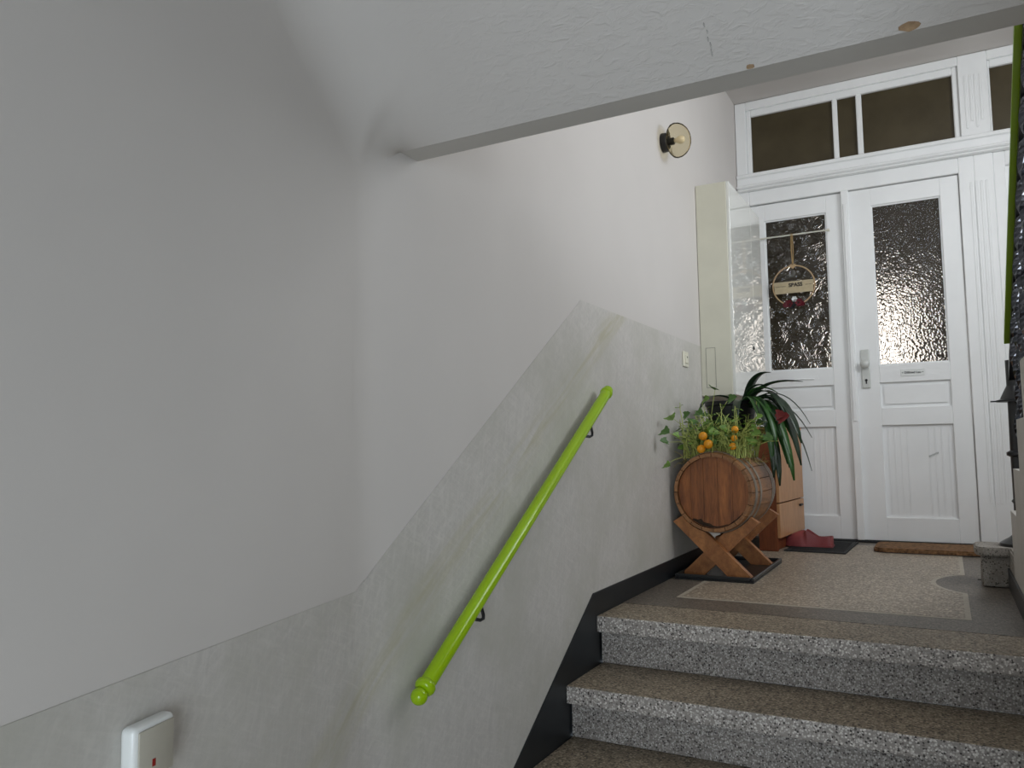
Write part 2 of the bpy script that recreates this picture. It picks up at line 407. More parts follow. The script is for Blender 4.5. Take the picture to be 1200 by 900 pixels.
# staircase: treads and risers one by one
st = thing('staircase', 'speckled terrazzo stairs rising to the flat doors', 'stairs', (0.7, 1.7, ZF), kind='structure')
for k in range(5):
    yn = Y0-GO*k; zt = -RISE*k
    bm = NB(); box(bm, .006, XR-.002, yn, yn+(GO+.05 if k else .265), zt-.06, zt, .006, 2)
    me_o = obj('tread', bm, ['tz_front', 'tz_tread'], st)
    for p in me_o.data.polygons:
        if p.normal.z > .8: p.material_index = 1
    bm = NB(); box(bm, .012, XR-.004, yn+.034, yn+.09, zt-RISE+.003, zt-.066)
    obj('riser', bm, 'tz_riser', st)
# landing: dark border, pale inlay line, lighter field with the scooped corner
bm = NB(); box(bm, 0.006, XW, Y0+.2655, D+.2, -.2, -.004)
fl = tag(obj('floor_landing', bm, 'tz_dark'), 'terrazzo landing floor in front of the flat doors', 'floor', kind='structure')
def field_poly(off):
    x0, y0, x1, y1 = .166+off, 3.20+off, 1.212-off, 5.24-off
    pts = [(x0, y0), (x1, y0), (x1, 3.725)]
    cx, cy, rx, ry = 1.31, 4.0, .215+off, .285+off
    a0 = math.asin(max(-1, min(1, (3.725-cy)/ry)))
    ang0 = math.pi-a0*1.0
    a_start = math.atan2(-math.sqrt(max(0, 1-((x1-cx)/rx)**2)), (x1-cx)/rx); a_start = a_start if a_start > 0 else a_start+2*math.pi
    a_end = math.pi*2-a_start
    pts[2] = (x1, cy+ry*math.sin(a_start))
    for i in range(1, 25):
        a = a_start+(a_end-a_start)*i/24
        pts.append((cx+rx*math.cos(a), cy+ry*math.sin(a)))
    pts += [(x1, y1), (x0, y1)]
    return pts
def flat(name, pts, z0, z1, mat):
    bm = NB(); prism(bm, [(x, y, z0) for x, y in pts], (0, 0, z1-z0))
    return obj(name, bm, mat, fl)
flat('border_panel', [(.008, Y0+.266), (XR-.001, Y0+.266), (XR-.001, 3.94), (1.26, 3.94), (1.26, 4.16), (XW, 4.16), (XW, D), (.008, D)], -.0038, 0, 'tz_dark')
flat('inlay_line', field_poly(0), -.003, .0008, 'tz_line')
flat('field_panel', field_poly(.018), -.002, .0014, 'tz_field')

# flight going up on the right: plastered steps, terrazzo treads
RU, GU = .172, .28
uf = thing('upper_flight', 'plastered side and steps of the flight turning up to the right', 'stairs', (1.9, 3.0, 0), kind='structure')
bm = NB(); box(bm, XR, XW, 3.685, 4.13, .0, .13)
box(bm, 1.274, XR+.02, 3.955, 4.13, 0.0, .13, .006, 1)
for v in bm.verts:
    v.co += Vector((random.uniform(-.003, .003), random.uniform(-.003, .003), 0)) if v.co.x < 1.3 else Vector()
obj('step', bm, 'stone', uf, label='rough first step of worn stone')
bm = NB()
pts = [(XW, 3.66), (XR+.001, 3.66), (XR+.001, 3.935), (1.30, 3.935)]+[(1.30-.05*math.sin(a), 3.985-.05*math.cos(a)) for a in (.4, .8, 1.2, 1.57)]+[(1.25, 4.12)]+[(1.30-.05*math.cos(a), 4.12+.05*math.sin(a)) for a in (.4, .8, 1.2, 1.57)]+[(XW, 4.17)]
prism(bm, [(x, y, .13) for x, y in pts], (0, 0, .037))
bmesh.ops.bevel(bm, geom=[e for e in bm.edges if abs(e.verts[0].co.z-e.verts[1].co.z) < 1e-4], offset=.006, segments=2, affect='EDGES')
obj('tread', bm, 'stone', uf, label='rounded stone tread of the first step')
for k in range(2, 10):
    yf = 3.685-GU*(k-2)
    yn_ = yf-GU if k < 9 else 1.636
    bm = NB(); box(bm, XR, XW, yn_+.0004, yf, ZF if k > 5 else -.2, RU*k-.03)
    obj('step', bm, 'dado', uf)
    bm = NB(); box(bm, XR, XW, yn_+.0004, yf, RU*k-.0298, RU*k)
    obj('tread', bm, 'dado', uf)
bm = NB(); box(bm, XR-.008, XR, Y0+.266, 3.953, .001, .083)
tag(obj('baseboard_right', bm, 'skirt'), 'short black skirting under the upper flight', 'skirting', kind='structure')
bm = NB(); box(bm, XR, XR+.12, .75, 1.635, ZF, 1.45); box(bm, XR, XR+.12, 1.635, 3.68, ZF, -.1)
tag(obj('wall_under_flight', bm, 'dado'), 'wall closing the space below the upper flight', 'wall', kind='structure')

# half landing overhead: rising plaster soffit with a soft cove against the walls, narrow beam edge
ZB = 1.363
def soffit_z(y):
    t = 1.56-y
    return ZB+ (.62*t if t < .45 else .62*.45+.62*(.25*(1-math.exp(-(t-.45)/.25))))
def wall_x(y): return 0 if y >= 1.424 else (1.424-y)*.22005
bm = NB(); ys = [1.56-.02*i for i in range(60)]+[.36-.1*i for i in range(1, 17)]
ys = [y for y in ys if y > YB]+[YB]
ds = [0, .0006, .002, .005, .010, .018, .028, .042, .06, .08, .104, .13, .16, .19, .23, .28, .4, .7, 1.0, 1.375]
r = .21; grid = []
for y in ys:
    row = []; fade = min(1, (1.56-y)/.16)
    for d in ds:
        z = soffit_z(y)
        if d < r: z -= fade*(r-math.sqrt(r*r-(r-d)**2))
        x0 = wall_x(y)
        row.append(bm.verts.new((x0+d*(XW-x0)/1.375 if d > .3 else x0+d, y, z)))
    grid.append(row)
for i in range(len(grid)-1):
    for j in range(len(ds)-1): bm.faces.new((grid[i][j], grid[i][j+1], grid[i+1][j+1], grid[i+1][j]))
bmesh.ops.recalc_face_normals(bm, faces=bm.faces[:])
for f in bm.faces:
    if f.normal.z > 0: f.normal_flip()
so = obj('ceiling_soffit', bm, 'soffit', smooth=True)
tag(so, 'rough plastered soffit sloping down to the beam', 'ceiling', kind='structure')
bm = NB(); box(bm, 0.0, XW, 1.56, 1.635, ZB, 1.72)
bmo = tag(obj('beam', bm, 'beam'), 'narrow grey underside of the beam edging the half landing', 'beam', kind='structure')
bm = NB(); prism(bm, [(0, 1.56, 1.69), (XW, 1.56, 1.69), (XW, YB, 1.69), (NE.x, YB, 1.69), (0, 1.424, 1.69)], (0, 0, .03))
tag(obj('floor_half_landing', bm, 'tz_dark'), 'half landing above the soffit', 'floor', kind='structure')
def blob(cx, cy, rx, ry, n, z, tilt):
    bm = NB(); p = []
    for i in range(n):
        a = 2*math.pi*i/n; q = random.uniform(.75, 1.1)
        p.append((cx+rx*q*math.cos(a), cy+ry*q*math.sin(a), 0))
    p = [(x, y, soffit_z(y)-.0016) for x, y, _ in p]
    return prism(bm, p, (0, 0, .0014))
for cx, cy, rx, ry in ((1.146, 1.5505, .021, .0085), (.862, 1.5545, .009, .0042)):
    obj('plaster_chip', blob(cx, cy, rx, ry, 11, 0, 0), 'chips_bare', so, label='bare brown patch where plaster has chipped off')
for i in range(5):
    obj('scuff_mark', blob(.797+.002*(i % 2), 1.512-.013*i, .0016, .0045+.003*(i < 2), 9, 0, 0), 'scuff', so)

# upper ceilings, right wall, entrance wall with its openings
bm = NB(); box(bm, -.18, XW+.15, 2.3, D+.25, 2.965, 3.1)
tag(obj('ceiling', bm, 'wall'), 'white ceiling above the landing', 'ceiling', kind='structure')
bm = NB(); box(bm, -.18, XW+.15, 2.15, 2.3, 2.965, 4.5)
tag(obj('wall_header', bm, 'wall'), 'wall strip above the landing ceiling edge', 'wall', kind='structure')
bm = NB(); box(bm, -.3, XW+.15, YB-.15, 2.3, 4.4, 4.52)
tag(obj('ceiling_upper', bm, 'wall'), 'ceiling over the half landing', 'ceiling', kind='structure')
bm = NB()
for a in ((YB-.15, 2.65, ZF-.1, 4.5), (4.25, D+.25, ZF-.1, 4.5), (2.65, 4.25, ZF-.1, 1.5), (2.65, 4.25, 2.82, 4.5)): box(bm, XW, XW+.15, a[0], a[1], a[2], a[3])
tag(obj('wall_right', bm, 'wall'), 'white wall beyond the upper flight', 'wall', kind='structure')
bm = NB(); box(bm, -.18, -.02, YB, 2.3, 1.7, 4.5)
tag(obj('wall_left_upper', bm, 'wall'), 'white wall above the half landing', 'wall', kind='structure')
bm = NB()
for a in ((-.2, 1.15, ZF, 4.5), (2.3, XW, ZF, 2.25), (1.15, 2.3, 1.25, 2.25), (2.55, XW, 2.25, 4.5), (1.15, 2.55, 4.05, 4.5)): box(bm, a[0], a[1], YB-.15, YB, a[2], a[3])
tag(obj('wall_entrance', bm, 'wall'), 'entrance wall behind the viewer', 'wall', kind='structure')
def window_unit(name, label, plane, a0, a1, z0, z1, na, nz):
    """frame and glazing bars in an opening of the entrance wall ('y') or the right wall ('x')"""
    mid = (a0+a1)/2
    t = thing(name, label, 'window', (mid, YB, z0) if plane == 'y' else (XW, mid, z0), kind='structure')
    def bar(bm, p0, p1, q0, q1, d0, d1):
        if plane == 'y': box(bm, p0, p1, YB-d1, YB-d0, q0, q1)
        else: box(bm, XW+d0, XW+d1, p0, p1, q0, q1)
    bm = NB(); b = .05
    for q in ((a0, a0+b, z0, z1), (a1-b, a1, z0, z1), (a0+b, a1-b, z0, z0+b), (a0+b, a1-b, z1-b, z1)): bar(bm, q[0], q[1], q[2], q[3], .004, .05)
    obj('window_frame', bm, 'white', t)
    for i in range(1, na):
        bm = NB(); c = a0+(a1-a0)*i/na; bar(bm, c-.02, c+.02, z0+b, z1-b, .01, .045); obj('glazing_bar', bm, 'white', t)
    for i in range(1, nz):
        bm = NB(); c = z0+(z1-z0)*i/nz; bar(bm, a0+b, a1-b, c-.02, c+.02, .012, .043); obj('glazing_bar', bm, 'white', t)
window_unit('window_1', 'stair window in the right wall above the upper flight', 'x', 2.65, 4.25, 1.5, 2.82, 2, 2)
window_unit('window_3', 'stair window above the half landing behind the viewer', 'y', 1.15, 2.55, 2.25, 4.05, 2, 2)
window_unit('door_2', 'glazed entrance door behind the viewer', 'y', 1.15, 2.3, ZF+.02, 1.25, 2, 3)

# ------------------------------------------------------------------ flat doors with transom and side light
dr = thing('door_1', 'white double flat door with obscured glass and a transom above', 'door', (.7, D, 0), kind='structure')
def rects(name, qs, y0, y1, mat, parent, bev=.004):
    bm = NB()
    for x0, x1, z0, z1 in qs: box(bm, x0, x1, y0, y1, z0, z1, bev)
    return obj(name, bm, mat, parent)
rects('door_frame', [(.003, .079, 0, 2.331), (1.318, 1.40, 0, 2.331), (1.40, 1.50, 0, 2.331), (.079, 1.318, 2.236, 2.331)], D-.02, D+.09, 'white', dr)
# fluted jamb strips, each a raised fillet
for z0, z1 in ((.25, 2.17), (2.50, 2.83)):
    for i, xx in enumerate((1.375, 1.402, 1.428, 1.455)):
        bm = NB(); box(bm, xx, xx+.014, D-.0225, D-.0195, z0+(.04 if i % 2 and z0 > 1 else 0), z1, .003); obj('flute', bm, 'white', dr)
# transom rail with moulding
rects('transom_rail', [(.003, 2.5, 2.331, 2.452)], D-.03, D+.09, 'white', dr)
rects('moulding', [(.003, 2.5, 2.333, 2.349)], D-.05, D-.03, 'white', dr, .006)
rects('moulding', [(.003, 2.5, 2.349, 2.372)], D-.062, D-.03, 'white', dr, .008)
rects('moulding', [(.003, 2.5, 2.425, 2.452)], D-.045, D-.03, 'white', dr, .006)
tf = rects('transom_frame', [(.003, .075, 2.452, 2.962), (1.345, 1.50, 2.452, 2.962), (.075, 1.345, 2.905, 2.962), (1.50, 2.5, 2.905, 2.962), (2.42, 2.5, 2.452, 2.905)], D-.02, D+.09, 'white', dr)
rects('transom_sash', [(.075, .105, 2.452, 2.905), (1.313, 1.345, 2.452, 2.905), (.105, 1.313, 2.452, 2.463), (.105, 1.313, 2.860, 2.905), (.626, .657, 2.463, 2.86), (.769, .803, 2.463, 2.86)], D-.005, D+.05, 'white', dr, .005)
rects('transom_sash', [(1.50, 1.512, 2.452, 2.905), (2.38, 2.42, 2.452, 2.905), (1.512, 2.38, 2.452, 2.463), (1.512, 2.38, 2.860, 2.905)], D-.005, D+.05, 'white', dr, .005)
for x0, x1 in ((.105, .626), (.657, .769), (.803, 1.313), (1.512, 2.38)):
    bm = NB(); box(bm, x0-.004, x1+.004, D+.018, D+.024, 2.459, 2.864); obj('glass_pane', bm, 'obscure', dr)
# side panel to the right of the jamb
rects('side_panel', [(1.50, 2.5, 0, 2.331)], D+.012, D+.07, 'white', dr)
rects('side_frame', [(1.50, 1.56, 0, 2.331), (2.44, 2.5, 0, 2.331), (1.56, 2.44, 2.245, 2.331), (1.56, 2.44, 0, .12)], D-.012, D+.03, 'white', dr)
rects('threshold', [(.08, 1.32, 0, .012)], D-.03, D+.08, 'rubber', dr, .003)

def leaf_door(x0, x1, gx0, gx1, glass, y, label):
    zt, zb = 2.231, .014
    bm = NB(); y1 = y+.042
    G = (1.098, 2.118); P1 = (.832, .988); P2 = (.157, .722)
    for q in ((x0, gx0, zb, zt), (gx1, x1, zb, zt), (gx0, gx1, G[1], zt), (gx0, gx1, P1[1], G[0]), (gx0, gx1, P2[1], P1[0]), (gx0, gx1, zb, P2[0])): box(bm, q[0], q[1], y, y1, q[2], q[3], .0025)
    lf = obj('door_leaf', bm, 'white', dr, label=label)
    # panels set back behind the frame, with a raised field or boards
    for (a, b), raised in ((P1, True), (P2, False)):
        bm = NB(); box(bm, gx0-.004, gx1+.004, y+.018, y+.03, a-.004, b+.004)
        if raised:
            prism(bm, [(gx0+.022, y+.018, a+.022), (gx1-.022, y+.018, a+.022), (gx1-.022, y+.018, b-.022), (gx0+.022, y+.018, b-.022)], (0, -.009, 0))
        obj('panel', bm, 'white', lf)
        if not raised:
            W = gx1-gx0
            for c in (.07, .16, .25, .34, .64, .73, .82, .92):
                bm = NB(); box(bm, gx0+W*c, gx0+W*c+.008, y+.0164, y+.0185, a+.012, b-.012, .002); obj('bead', bm, 'white', lf)
    bm = NB()
    for q in ((gx0, gx0+.008, G[0], G[1]), (gx1-.008, gx1, G[0], G[1]), (gx0+.008, gx1-.008, G[0], G[0]+.008), (gx0+.008, gx1-.008, G[1]-.008, G[1])): box(bm, q[0], q[1], y+.010, y+.022, q[2], q[3])
    obj('glazing_bead', bm, 'white', lf)
    bm = NB(); box(bm, gx0-.002, gx1+.002, y+.023, y+.029, G[0]-.002, G[1]+.002); obj('glass_pane', bm, glass, lf)
    return lf
lfL = leaf_door(.082, .652, .167, .557, 'crinkle', D, 'left door leaf with crinkled glass')
lfR = leaf_door(.656, 1.315, .826, 1.213, 'hammered', D-.004, 'right door leaf with hammered glass and lock plate')
bm = NB(); box(bm, .653, .700, D-.026, D-.0042, .014, 2.236, .006, 2); box(bm, .664, .689, D-.032, D-.024, .75, 2.15, .004)
obj('cover_strip', bm, 'white', lfR)
bm = NB(); box(bm, .724, .775, D-.016, D-.0042, .957, 1.202, .006, 2); pl = obj('lock_plate', bm, 'alu', lfR, label='silver lock plate')
bm = NB(); lathe(bm, [(0, .014), (.014, .014), (.02, .026), (.036, .028), (.044, .022), (.046, 0)], (.749, D-.016, 1.108), (0, -1, 0), 20)
obj('knob', bm, 'alu', lfR, smooth=True)
bm = NB(); lathe(bm, [(0, .008), (.001, .008), (.001, 0)], (.750, D-.0162, 1.008), (0, -1, 0), 14); box(bm, .746, .754, D-.0172, D-.0162, .985, 1.008)
obj('keyhole', bm, 'dark', lfR)
bm = NB(); box(bm, .946, 1.077, D-.007, D-.0042, 1.021, 1.065, .001); obj('name_plate', bm, 'whiteplastic', lfR)
RX90 = Matrix.Rotation(math.radians(90), 4, 'X')
text_mesh('lettering', '\u2022 Dilfried Lau \u2022', .0195, 'ink', lfR, (1.0115, D-.0074, 1.043), RX90, bold=.0004)
bm = NB(); prism(bm, [(1.077, D+.0128, .515), (1.130, D+.0128, .540), (1.124, D+.0128, .556), (1.071, D+.0128, .531)], (0, -.0006, 0))
obj('sticker', bm, 'whiteplastic', lfR)
bm = NB()
for i in range(9):
    c = Vector((1.075+.006*i, D+.012, .5225+.0028*i)); box(bm, c.x, c.x+.0028, D+.0115, D+.0121, c.z, c.z+.010+.003*(i % 3 == 0))
obj('lettering', bm, 'greyink', lfR)
# worn keyhole cover and latch scar on the left leaf
bm = NB(); tube(bm, [(.30, D-.003, 1.022), (.33, D-.008, 1.034), (.36, D-.006, 1.037), (.40, D-.008, 1.034), (.44, D-.003, 1.033)], .004, 8); obj('flaked_paint', bm, 'white', lfL)
bm = NB(); prism(bm, [(.28, D-.0004, 1.03), (.33, D-.0004, 1.015), (.42, D-.0004, 1.022), (.47, D-.0004, 1.03), (.46, D-.0004, 1.055), (.38, D-.0004, 1.065), (.30, D-.0004, 1.06)], (0, -.0015, 0)); obj('flaked_paint', bm, 'white', lfL)
# thin curtain rod across the left pane
bm = NB(); tube(bm, [(.115, D-.022, 1.995), (.575, D-.022, 1.995)], .0048, 10); lathe(bm, [(0, .008), (.012, .008), (.012, 0)], (.565, D-.022, 1.995), (1, 0, 0), 10)
lathe(bm, [(0, .008), (.012, .008), (.012, 0)], (.113, D-.022, 1.995), (1, 0, 0), 10)
tube(bm, [(.575, D-.022, 1.995), (.575, D+.001, 1.995)], .004, 8); tube(bm, [(.118, D-.022, 1.995), (.118, D+.001, 1.995)], .004, 8)
obj('curtain_rod', bm, 'rod', lfL)

# wall around the door set and the dim hallway behind the glass
bm = NB(); box(bm, 2.5, XW, D, D+.2, 0, 2.965)
tag(obj('wall_back', bm, 'wall'), 'wall beside the flat doors', 'wall', kind='structure')
bm = NB()
box(bm, -1.2, 3.0, D+.25, 8.6, -.1, -.005); box(bm, -1.2, 3.0, D+.25, 8.6, 2.97, 3.05)
box(bm, -1.3, -1.2, D+.25, 8.6, 0, 3); box(bm, 3.0, 3.1, D+.25, 8.6, 0, 3)
box(bm, -1.3, .45, 8.5, 8.6, 0, 3); box(bm, .97, 3.1, 8.5, 8.6, 0, 3); box(bm, .45, .97, 8.5, 8.6, 2.1, 3); box(bm, .45, .97, 8.5, 8.6, 0, .8)
tag(obj('wall_hallway', bm, 'hallbrown'), 'dim brown hallway behind the door glass', 'wall', kind='structure')
wi = thing('window_2', 'bright window at the end of the hallway behind the glass', 'window', (.75, 8.5, .8), kind='structure')
bm = NB(); box(bm, .49, 0.93, 8.56, 8.57, .84, 2.06); obj('pane', bm, 'lit', wi)
bm = NB()
for q in ((.45, .49, .8, 2.1), (.93, .97, .8, 2.1), (.49, .93, .8, .84), (.49, .93, 2.06, 2.1)): box(bm, q[0], q[1], 8.5, 8.57, q[2], q[3])
obj('window_frame', bm, 'white', wi)

# ------------------------------------------------------------------ meter cabinet on the wall
mb = thing('meter_cabinet', 'tall cream wall cabinet with high-gloss white doors beside the flat door', 'cabinet', (.09, 4.72, .885))
X1 = .186; BY0, BY1, BZ0, BZ1 = 4.312, 5.14, .885, 2.072
bm = NB(); box(bm, .002, X1-.014, BY0, BY1, BZ0, BZ1, .003); obj('body', bm, 'boxpaint', mb)
for a, b in ((BY0+.002, 4.858), (4.862, BY1-.002)):
    bm = NB(); box(bm, X1-.0135, X1+.002, a, b, BZ0+.002, BZ1-.002, .0015); d_ = obj('cabinet_door', bm, 'gloss', mb)
    if a < 4.5:
        bm = NB(); lathe(bm, [(0, .010), (.006, .010), (.006, .004), (.007, 0)], (X1+.002, 4.805, 1.19), (1, 0, 0), 14); obj('lock', bm, 'dark', d_)
bm = NB()
for q in ((.030, .0316, .93, 1.151), (.0815, .083, .93, 1.151), (.0316, .0815, 1.1495, 1.151), (.0316, .0815, .93, .9315)): box(bm, q[0], q[1], BY0-.0012, BY0+.001, q[2], q[3])
obj('flap_seam', bm, 'seam', mb)

# ------------------------------------------------------------------ wall lamp
lp = thing('wall_lamp', 'unlit wall lamp with black base and smoked glass dome', 'lamp', (0, 3.735, 2.118))
LO = (0.0016, 3.735, 2.125)
bm = NB(); lathe(bm, [(0, 0), (0, .046), (.003, .048), (.028, .046), (.031, .043), (.031, 0)], LO, (1, 0, 0), 32); auto_smooth(obj('base', bm, 'matt_black', lp))
pr = [(.032, .030), (.033, .045), (.040, .068), (.054, .082), (.070, .086), (.090, .083), (.110, .072), (.126, .054), (.137, .030), (.141, 0)]
pi_ = [(t-.002 if t > .05 else t+.002, max(0, r_-.0025)) for t, r_ in pr[::-1]]
bm = NB(); lathe(bm, pr, LO, (1, 0, 0), 40); obj('glass_dome', bm, 'smoke', lp, smooth=True)
bm = NB(); lathe(bm, [(.031, 0), (.031, .018), (.058, .018), (.060, .015), (.060, 0)], LO, (1, 0, 0), 20); auto_smooth(obj('bulb_socket', bm, 'matt_black', lp))
bm = NB(); lathe(bm, [(.0602, 0), (.0602, .009), (.070, .012), (.085, .019), (.098, .020), (.110, .014), (.115, 0)], LO, (1, 0, 0), 20); obj('bulb', bm, 'clear', lp, smooth=True)

# ------------------------------------------------------------------ switches
sw = thing('light_switch', 'small cream switch on the dado beside the meter cabinet', 'switch', (.0016, 3.995, 1.02))
bm = NB(); box(bm, .0016, .012, 3.955, 4.035, 1.022, 1.102, .004, 2); obj('plate', bm, 'cream', sw)
bm = NB(); box(bm, .012, .017, 3.972, 4.018, 1.040, 1.084, .002); obj('rocker', bm, 'cream', sw)
bm = NB(); box(bm, .017, .018, 3.990, 4.000, 1.068, 1.076); obj('indicator', bm, 'dark', sw)

s0, zc = .692, .208
swn = thing('light_switch', 'white rocker switch with red indicator on the near wall', 'switch', NC+nd*s0+nn*.0015+Vector((0, 0, zc)))
def nbox(name, sa, sb, oa, ob, za, zb, bev, seg, mat):
    bm = NB(); box(bm, sa, sb, oa, ob, za, zb, bev, seg)
    for v in bm.verts: v.co = NC+nd*(s0+v.co.x)+nn*(.0017+v.co.y)+Vector((0, 0, zc+v.co.z))
    bmesh.ops.recalc_face_normals(bm, faces=bm.faces[:])
    return auto_smooth(obj(name, bm, mat, swn), 35)
nbox('frame', -.041, .041, 0, .026, -.041, .041, .009, 4, 'whiteplastic')
nbox('rocker', -.034, .034, .0255, .029, -.034, .034, .002, 2, 'shadedplastic')
nbox('indicator', .003, .009, .0288, .0296, -.019, -.009, 0, 1, 'redplastic')

# ------------------------------------------------------------------ green wall handrail
ha, hb = Vector((.05, 1.588, .060)), Vector((.05, 2.775, .817)); hd = (hb-ha).normalized(); HL = (hb-ha).length
hr = thing('wall_handrail', 'lime green round handrail with ball end on black brackets', 'handrail', ha-Vector((.05, 0, 0)))
bm = NB(); lathe(bm, [(0, 0), (0, .020), (HL, .020), (HL, 0)], ha, hd, 28); auto_smooth(obj('rail', bm, 'green', hr))
bm = NB(); lathe(bm, [(-.018, 0), (-.018, .016), (-.015, .022), (-.008, .0255), (0, .0255), (.005, .0225), (.008, .0196), (.008, 0)], ha, hd, 28); auto_smooth(obj('collar', bm, 'green', hr))
bm = NB(); bmesh.ops.create_uvsphere(bm, u_segments=24, v_segments=16, radius=.0205, matrix=Matrix.Translation(ha-hd*.034)); obj('ball_end', bm, 'green', hr, smooth=True)
bm = NB(); lathe(bm, [(-.004, 0), (-.004, .0196), (0, .0235), (.010, .0235), (.014, .0196), (.020, .0205), (.030, .018), (.034, .010), (.035, 0)], hb, hd, 28); auto_smooth(obj('end_cap', bm, 'green', hr))
for yb in (1.843, 2.62):
    zb_ = ha.z+(yb-ha.y)/hd.y*hd.z
    bm = NB(); P0 = Vector((.05, yb, zb_-.019)); tube(bm, [P0, P0+Vector((.002, .010, -.030)), P0+Vector((0, .013, -.040)), P0+Vector((-.008, .012, -.045)), Vector((.002, yb-.004, P0.z-.040))], .0048, 10)
    auto_smooth(obj('bracket', bm, 'iron', hr))

# ------------------------------------------------------------------ iron balustrade of the upper flight
bl = thing('stair_balustrade', 'black wrought-iron stair railing with green handrail at the right edge', 'railing', (1.42, 4.04, .167))
PX, PY = 1.432, 4.045
bm = NB(); lathe(bm, [(0, 0), (0, .085), (.012, .085), (.022, .07), (.034, .05), (.05, .032), (.09, .024), (.10, .030), (.11, .024), (.18, .024), (.19, .031), (.20, .024), (.38, .024), (.387, .038), (.40, .038), (.408, .024), (.60, .022), (.80, .022), (.80, 0)], (PX, PY, .167), (0, 0, 1), 20); auto_smooth(obj('newel_post', bm, 'iron', bl))
bm = NB(); lathe(bm, [(0, 0), (0, .065), (.008, .065), (.012, .05), (.045, .035), (.07, .023), (.07, 0)], (PX, PY, .785), (0, 0, 1), 20)
box(bm, PX-.085, PX, PY-.012, PY+.012, .786, .792); auto_smooth(obj('newel_collar', bm, 'iron', bl))
SL = .64
def rz(y): return 1.02+(3.88-y)*SL
yr0, yr1 = 3.96, 1.66
bm = NB()
sec = [(-.032, -.012), (-.032, .012), (-.020, .026), (.020, .026), (.032, .012), (.032, -.012)]
A = [bm.verts.new((PX+a, yr0-.10, rz(yr0-.10)+b)) for a, b in sec]; B = [bm.verts.new((PX+a, yr1, rz(yr1)+b)) for a, b in sec]
bm.faces.new(A); bm.faces.new(B[::-1])
for i in range(6): bm.faces.new((A[i], B[i], B[(i+1) % 6], A[(i+1) % 6]))
bmesh.ops.recalc_face_normals(bm, faces=bm.faces[:]); obj('handrail', bm, 'green2', bl, label='olive green handrail')
bm = NB(); prism(bm, [(PX-.013, yr0+.08, rz(yr0+.08)-.012), (PX-.013, yr0+.08, rz(yr0+.08)-.050), (PX-.013, yr1, rz(yr1)-.050), (PX-.013, yr1, rz(yr1)-.012)], (.026, 0, 0)); obj('top_bar', bm, 'iron', bl)
for i in range(15):
    yy = 3.78-.14*i
    if yy < 1.72: break
    k = max(2, int((3.685-yy)/GU)+2) if yy < 3.685 else 1
    zb_ = RU*k if k > 1 else .167
    zt_ = rz(yy)-.045
    bm = NB(); n = 44; rings = []
    for j in range(n+1):
        t = j/n; z = zb_+(zt_-zb_)*t; tw = 2*math.pi*3*t
        bul = .013
        ring = [bm.verts.new((PX+.012*math.sin(2*math.pi*3*t)*.5+bul*math.cos(tw+q*math.pi/2)*(1.25 if q % 2 else .85), yy+bul*math.sin(tw+q*math.pi/2)*(1.25 if q % 2 else .85), z)) for q in range(4)]
        rings.append(ring)
    for j in range(n):
        for q in range(4): bm.faces.new((rings[j][q], rings[j][(q+1) % 4], rings[j+1][(q+1) % 4], rings[j+1][q]))
    bm.faces.new(rings[0][::-1]); bm.faces.new(rings[-1])
    obj('baluster', bm, 'iron_bar', bl)

# ------------------------------------------------------------------ tray, stand, barrel
tr = thing('drip_tray', 'flat black plastic tray under the barrel stand', 'tray', (.20, 3.97, .0014))
TX0, TX1, TY0, TY1 = .03, .388, 3.625, 4.315
bm = NB(); box(bm, TX0, TX1, TY0, TY1, .0016, .008); obj('base', bm, 'tray', tr)
for q in ((TX0, TX0+.014, TY0, TY1), (TX1-.014, TX1, TY0, TY1), (TX0+.014, TX1-.014, TY0, TY0+.014), (TX0+.014, TX1-.014, TY1-.014, TY1)):
    bm = NB(); box(bm, q[0], q[1], q[2], q[3], .008, .026, .003); obj('rim', bm, 'tray', tr)

BX, BZ = .205, .398      # barrel axis
bs_ = thing('barrel_stand', 'crossed pine boards cradling the barrel', 'stand', (BX, 3.95, .008))
def xboard(y0, y1, ax, az, bx, bz, wd):
    a, b = Vector((ax, 0, az)), Vector((bx, 0, bz)); d = (b-a).normalized(); c = Vector((BX, 0, BZ)); R_ = brad(y0)+.0045
    n = Vector((-d.z, 0, d.x))
    if n.dot(c-a) < 0: n = -n          # towards the barrel
    lowA, lowB = a-n*wd/2, b-n*wd/2; upA, upB = a+n*wd/2, b+n*wd/2
    lowA = lowA+d*((.0088-lowA.z)/d.z); upA = upA+d*((.0088-upA.z)/d.z)
    upB = upB-d*.012
    edge = []
    for i in range(25):                # upper edge, hollowed where the barrel rests on it
        p = upA+(upB-upA)*i/24; q = p-c
        along_d = q.dot(d)
        if q.length < R_: p = c+d*along_d-n*math.sqrt(max(0, R_*R_-along_d*along_d))
        edge.append(p)
    bm = NB(); prism(bm, [Vector((v.x, y0, v.z)) for v in edge+[lowB, lowA]], (0, y1-y0, 0)); return bm
def brad(y): return .200-.0185*((y-3.9435)/.2715)**2
for yy in (3.690, 4.155):
    obj('crossed_board', xboard(yy, yy+.040, .312, .016, .036, .286, .076), 'pine', bs_)
    obj('crossed_board', xboard(yy+.0405, yy+.0805, .092, .016, .374, .286, .076), 'pine', bs_)
bm = NB(); box(bm, .185, .235, 3.772, 4.154, .150, .188, .004); obj('stretcher', bm, 'pine', bs_)

